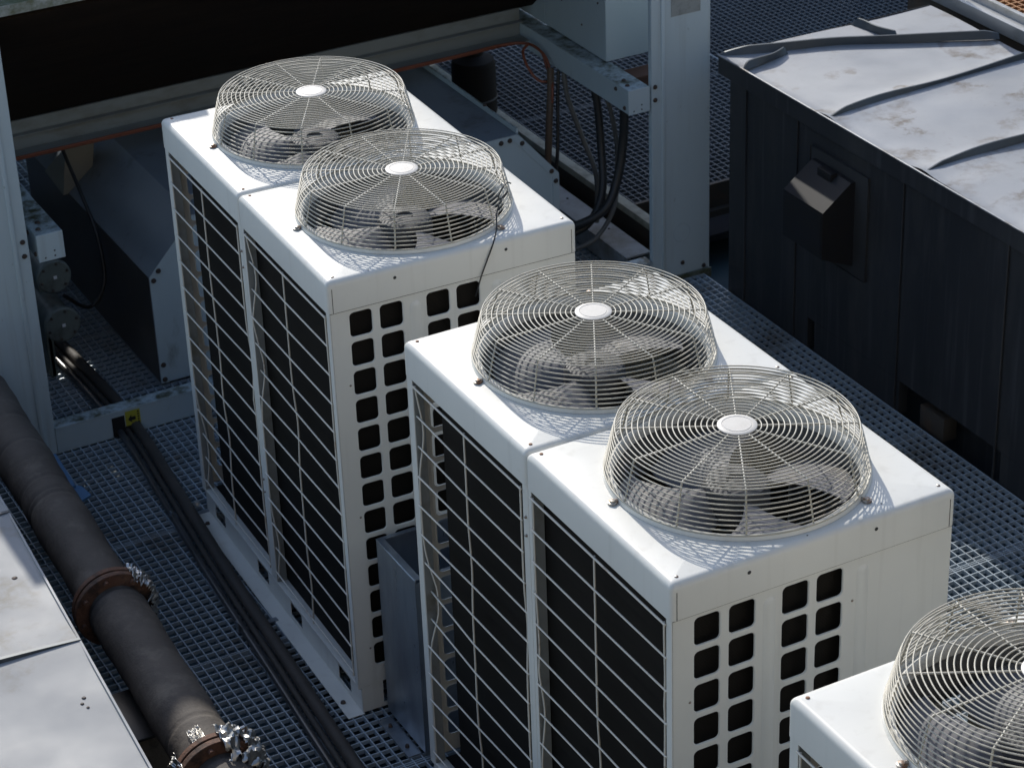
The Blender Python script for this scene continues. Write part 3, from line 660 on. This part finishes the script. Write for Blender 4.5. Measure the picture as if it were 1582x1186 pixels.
# blue valve handle on the deck side of the pipe
V = thing('valve', 'small valve with a blue lever beside the black pipe', 'valve', (-.628, 3.83, 0))
MB().lathe([(.014, .0), (.014, .32), (.026, .33), (.026, .38), (.018, .39)], (0, 0, 0), 20, cap1=True).build('stem', mat('faded_blue', (.10, .18, .28), .5), V)
MB().prism([(-.030, -.10), (.050, -.06), (.040, .03), (.005, .06), (-.030, .03)], .391, .402).build('index_plate', M_blue, V)
MB().prism([(-.014, .03), (.014, .03), (.030, .33), (.010, .33)], .403, .413).build('lever', M_blue, V)

# ------------------------------------------------------------------ low sheet-metal roof at lower left
Z = thing('roof_housing', 'low housing roofed in pale zinc sheets with standing seams, lower left', 'housing', (-1.13, 2.3, 0))
ang = math.atan2(-.105, 1.914)  # edge runs slightly skewed
def ez(y): return -1.08 - .0549 * (3.29 - y) + 1.13          # local x of the edge at world y
ys = [5.4, 4.15, 3.165, 2.18, 1.20, .3, -1.2]
seamy = [3.165, 2.18, 1.20]
m = MB(); nx, ny = 26, 150; v = []; f = []
for i in range(ny + 1):
    y = 5.4 - (5.4 + 1.2) * i / ny
    for j in range(nx + 1):
        dx = 2.6 * (j / nx) ** 1.4
        dmin = min(abs(y - s_) for s_ in ys)
        z = .80 + .010 * math.exp(-(dmin / .10) ** 2) - .004 * math.sin(dx * 2.3) * math.sin(y * 1.9) + .02 * dx
        v.append((ez(y) - dx, y - 2.3, z))
for i in range(ny):
    for j in range(nx): k = i * (nx + 1) + j; f.append((k, k + 1, k + nx + 2, k + nx + 1))
m.add(v, f).build('roof_sheet', M_zincroof2, Z)
for y in ys[1:]:
    m = MB(); N = 24; v = []; f = []
    for k in range(N + 1):
        t = k / N; dx = 2.6 * t; yy = y + .015 * math.sin(t * 5 + y) + .02 * t
        hgt = .028 * min(1, .15 + t * 4); lean = .012 * math.sin(t * 9 + y * 3)
        zz = .81 + .02 * dx
        x = ez(y) - dx + .004
        v += [(x, yy - 2.3 - .004, zz - .004), (x, yy - 2.3 - .010 + lean, zz + hgt), (x, yy - 2.3 + .004 + lean, zz + hgt + .001), (x, yy - 2.3 + .006, zz - .004)]
    for k in range(N):
        for q in range(4): f.append((k * 4 + q, k * 4 + (q + 1) % 4, k * 4 + 4 + (q + 1) % 4, k * 4 + 4 + q))
    f += [(3, 2, 1, 0), (N * 4, N * 4 + 1, N * 4 + 2, N * 4 + 3)]
    m.add(v, f).build('standing_seam', M_seam, Z)
m = MB(); v = []
for y in (5.4, -1.2):
    v += [(ez(y) + .004, y - 2.3, .812), (ez(y) + .006, y - 2.3, .72), (ez(y) + .0, y - 2.3, .72), (ez(y) - .004, y - 2.3, .811)]
m.add(v, [(0, 1, 5, 4), (1, 2, 6, 5), (2, 3, 7, 6), (3, 0, 4, 7)]).build('edge_flashing', M_zincroof2, Z)
m = MB(); v = [(ez(5.38) - .02, 5.38 - 2.3, -.3), (ez(-1.18) - .02, -1.18 - 2.3, -.3), (ez(-1.18) - .02, -1.18 - 2.3, .73), (ez(5.38) - .02, 5.38 - 2.3, .73)]
v += [(x - 2.6, y, z) for x, y, z in v]
m.add(v, [(0, 1, 2, 3), (7, 6, 5, 4), (0, 4, 5, 1), (3, 7, 4, 0), (1, 5, 6, 2)]).build('wall', M_zincdark, Z, smooth=0)
for (x, y, s_) in ((-.10, 2.71, 1), (-.085, 1.86, .7), (-.10, 1.83, .6), (-.088, 1.80, .5)):
    MB().lathe([(.001, .0035), (.008 * s_, .003), (.012 * s_, 0)], (ez(y) + x, y - 2.3, .803), 10, cap0=True).build('rivet', M_bolt, Z)

# ------------------------------------------------------------------ zinc-clad enclosure on the right
E_ = thing('plant_enclosure', 'dark zinc-clad enclosure with a pale seamed metal roof on the right', 'enclosure', (3.16, 4.6, 0))
X1 = 1.26
def rz(x, y):   # roof height, gently pillowed between seams
    return 1.272 + .006 * math.sin(y * 6.1 + x * 2) + .005 * math.sin(x * 5 + y * 3)
SE = [-.87, -1.60, -2.33, -3.06, -3.79]
m = MB(); nx, ny = 40, 150; v = []; f = []
for i in range(ny + 1):
    y = .06 - 4.6 * i / ny
    for j in range(nx + 1):
        x = -.025 + (X1 + .025) * j / nx
        dm = min(abs(y - s_ - .075 * x) for s_ in SE)
        v.append((x, y, rz(x, y) + .012 * math.exp(-(dm / .07) ** 2) + (.006 if j == 0 else 0)))
for i in range(ny):
    for j in range(nx): k = i * (nx + 1) + j; f.append((k, k + 1, k + nx + 2, k + nx + 1))
rs = m.add(v, f).build('roof_sheet', M_zinc, E_)
def seam(path, hmax, wid=.012):
    m = MB(); v = []; f = []; pts = spline(path, 14); N = len(pts) - 1
    for k, p in enumerate(pts):
        t = k / N; h_ = hmax * min(1, t * 7 + .05, (1 - t) * 12 + .4); lean = .010 * math.sin(t * 8 + path[0][1])
        a = pts[min(k + 1, N)] - pts[max(k - 1, 0)]; a.z = 0; a.normalize(); n_ = Vector((-a.y, a.x, 0))
        for (o_, z) in ((-wid, -.01), (-wid * .35 + lean, h_), (wid * .35 + lean, h_ + .001), (wid, -.01)):
            q = p + n_ * o_; v.append((q.x, q.y, p.z + z))
    for k in range(N):
        for q in range(4): f.append((k * 4 + q, k * 4 + (q + 1) % 4, k * 4 + 4 + (q + 1) % 4, k * 4 + 4 + q))
    f += [(3, 2, 1, 0), (N * 4, N * 4 + 1, N * 4 + 2, N * 4 + 3)]
    return m.add(v, f).build('standing_seam', M_seam, E_)
for s_ in SE: seam([(-.02, s_, 1.285), (.3, s_ + .03, 1.29), (.7, s_ + .05, 1.287), (X1, s_ + .10, 1.285)], .021, .010)
seam([(-.02, .07, 1.282), (.25, -.04, 1.287), (.55, -.13, 1.288), (.85, -.28, 1.285), (X1 + .01, -.49, 1.282)], .030, .013)
seam([(-.02, -.15, 1.282), (.13, -.12, 1.287), (.27, -.09, 1.287)], .024)
seam([(.77, .055, 1.285), (.80, -.08, 1.288), (.83, -.22, 1.285)], .028)
m = MB().box(-.03, -.026, -4.55, .065, 1.185, 1.284, .001, 1).box(-.026, X1, .062, .066, 1.185, 1.278, .001, 1).box(-.0255, -.004, -4.55, .06, 1.182, 1.186)
m.build('fascia', M_zincdark, E_)
MB().box(-.036, -.0265, -4.55, .07, 1.280, 1.287, .002, 2).build('drip_edge', M_zinc, E_)
m = MB().box(0, X1 - .02, -4.54, .0, .16, 1.235).box(.0, .05, -.72, 0, -.02, .159).box(.0, .05, -1.48, -.78, -.02, .159).box(.0, .05, -4.54, -2.24, -.02, .159).box(.14, X1 - .02, -4.54, 0, -.3, .159)
m.build('wall', M_zincdark, E_, smooth=0)
for y in (-.15, -.60, -1.45, -2.20, -2.95, -3.7):
    MB().box(-.010, -.0005, y - .006, y + .006, .0, 1.183, .002, 1).build('wall_seam', M_zincdark, E_)
MB().box(.02, .10, -1.80, -1.62, -.02, .10, .004).build('base_bracket', M_brown, E_)
# vent hood
hd = thing('x', '', ''); bpy.data.objects.remove(hd)
hm = MB(); y0, y1 = -1.09, -.765; xo = -.19
v = [(xo, y1, .68), (xo, y0, .68), (xo, y0, .918), (xo, y1, .918), (-.035, y0, 1.035), (-.035, y1, 1.035), (-.012, y0, 1.035), (-.012, y1, 1.035), (-.012, y0, .60), (-.012, y1, .60)]
hm.add(v, [(0, 1, 2, 3), (3, 2, 4, 5), (5, 4, 6, 7), (1, 8, 6, 4, 2), (0, 3, 5, 7, 9), (0, 9, 8, 1)])
hood = hm.build('vent_hood', M_hood, E_, smooth=0)
MB().box(-.0115, -.001, -1.19, -.72, .55, 1.09, .012, 2).build('backing_plate', M_motor, hood)
MB().box(-.075, -.034, -.98, -.87, .995, 1.045, .004).build('catch', M_hood, hood)
MB().box(xo - .003, xo - .0005, -1.08, -.775, .70, .905, .001, 1).build('hood_lip', M_hood, hood)

# strip of aluminium parapet and rusty grating platform at top right
R_ = thing('rust_platform', 'rusty orange grating platform behind an aluminium parapet, top right', 'platform', (4.55, 3.0, 0))
MB().box(-.06, -.03, -3.5, 2.0, 1.26, 1.335, .003, 1).box(-.0295, .02, -3.5, 2.0, 1.305, 1.32).box(.0205, .045, -3.5, 2.0, 1.27, 1.362, .003, 1).build('parapet', M_alu, R_)
MB().box(-.02, .0, -3.5, 2.0, -.3, 1.259).build('support_wall', M_brown, R_)
grating('grating', .05, 4, -3.5, 2.0, 1.352, .0425, .0475, M_rgrate, parent=R_, panel=50, t=.008)
MB().box(.05, 4, -3.5, 2.0, 1.2, 1.22).build('deck_plate', mat('rust_plate', (.12, .05, .02), .8), R_)
m = MB()
for y in (-3, -1, 1, 1.9): m.tube([(.025, y, 1.36), (.025, y, 2.5)], .022, 12)
m.tube([(.025, -3.4, 2.5), (.025, 1.9, 2.5)], .024, 12).box(.0, .05, -3.4, 1.9, 1.85, 1.95, .003)
m.build('handrail', M_alu, R_)
# tall block added beyond the platforms, out of the picture to the rear; it shades the raised walkway
o = MB().box(4.3, 22, 16, 24, -.3, 8.1).box(4.2, 22.1, 15.9, 24.1, 8.101, 8.3).build('offscreen_block', mat('shade_block', (.3, .28, .25), .8)); tag(o, 'plain tall block added out of view to shade the raised walkway', 'offscreen_block')
# unseen wall added behind the camera to bounce warm light onto the front faces
o = MB().box(-14, 16, -8.2, -7.6, -.3, 9).box(-14, 16, -7.599, -7.5, 3.0, 3.2).build('offscreen_block', mat('bounce_beige', (.22, .19, .145), .85, var=(.19, .165, .13))); tag(o, 'beige wall added behind the camera to bounce light onto the deck', 'offscreen_block')
# short post standing on the raised walkway beyond
q = MB().box(5.92, 5.98, 7.30, 7.36, .205, 1.5, .003).box(5.88, 6.02, 7.26, 7.40, .2055, .215).build('railing_post', mat('post_grey', (.20, .20, .20), .6)); tag(q, 'square grey post standing on the raised grating beyond the zinc roof', 'post')
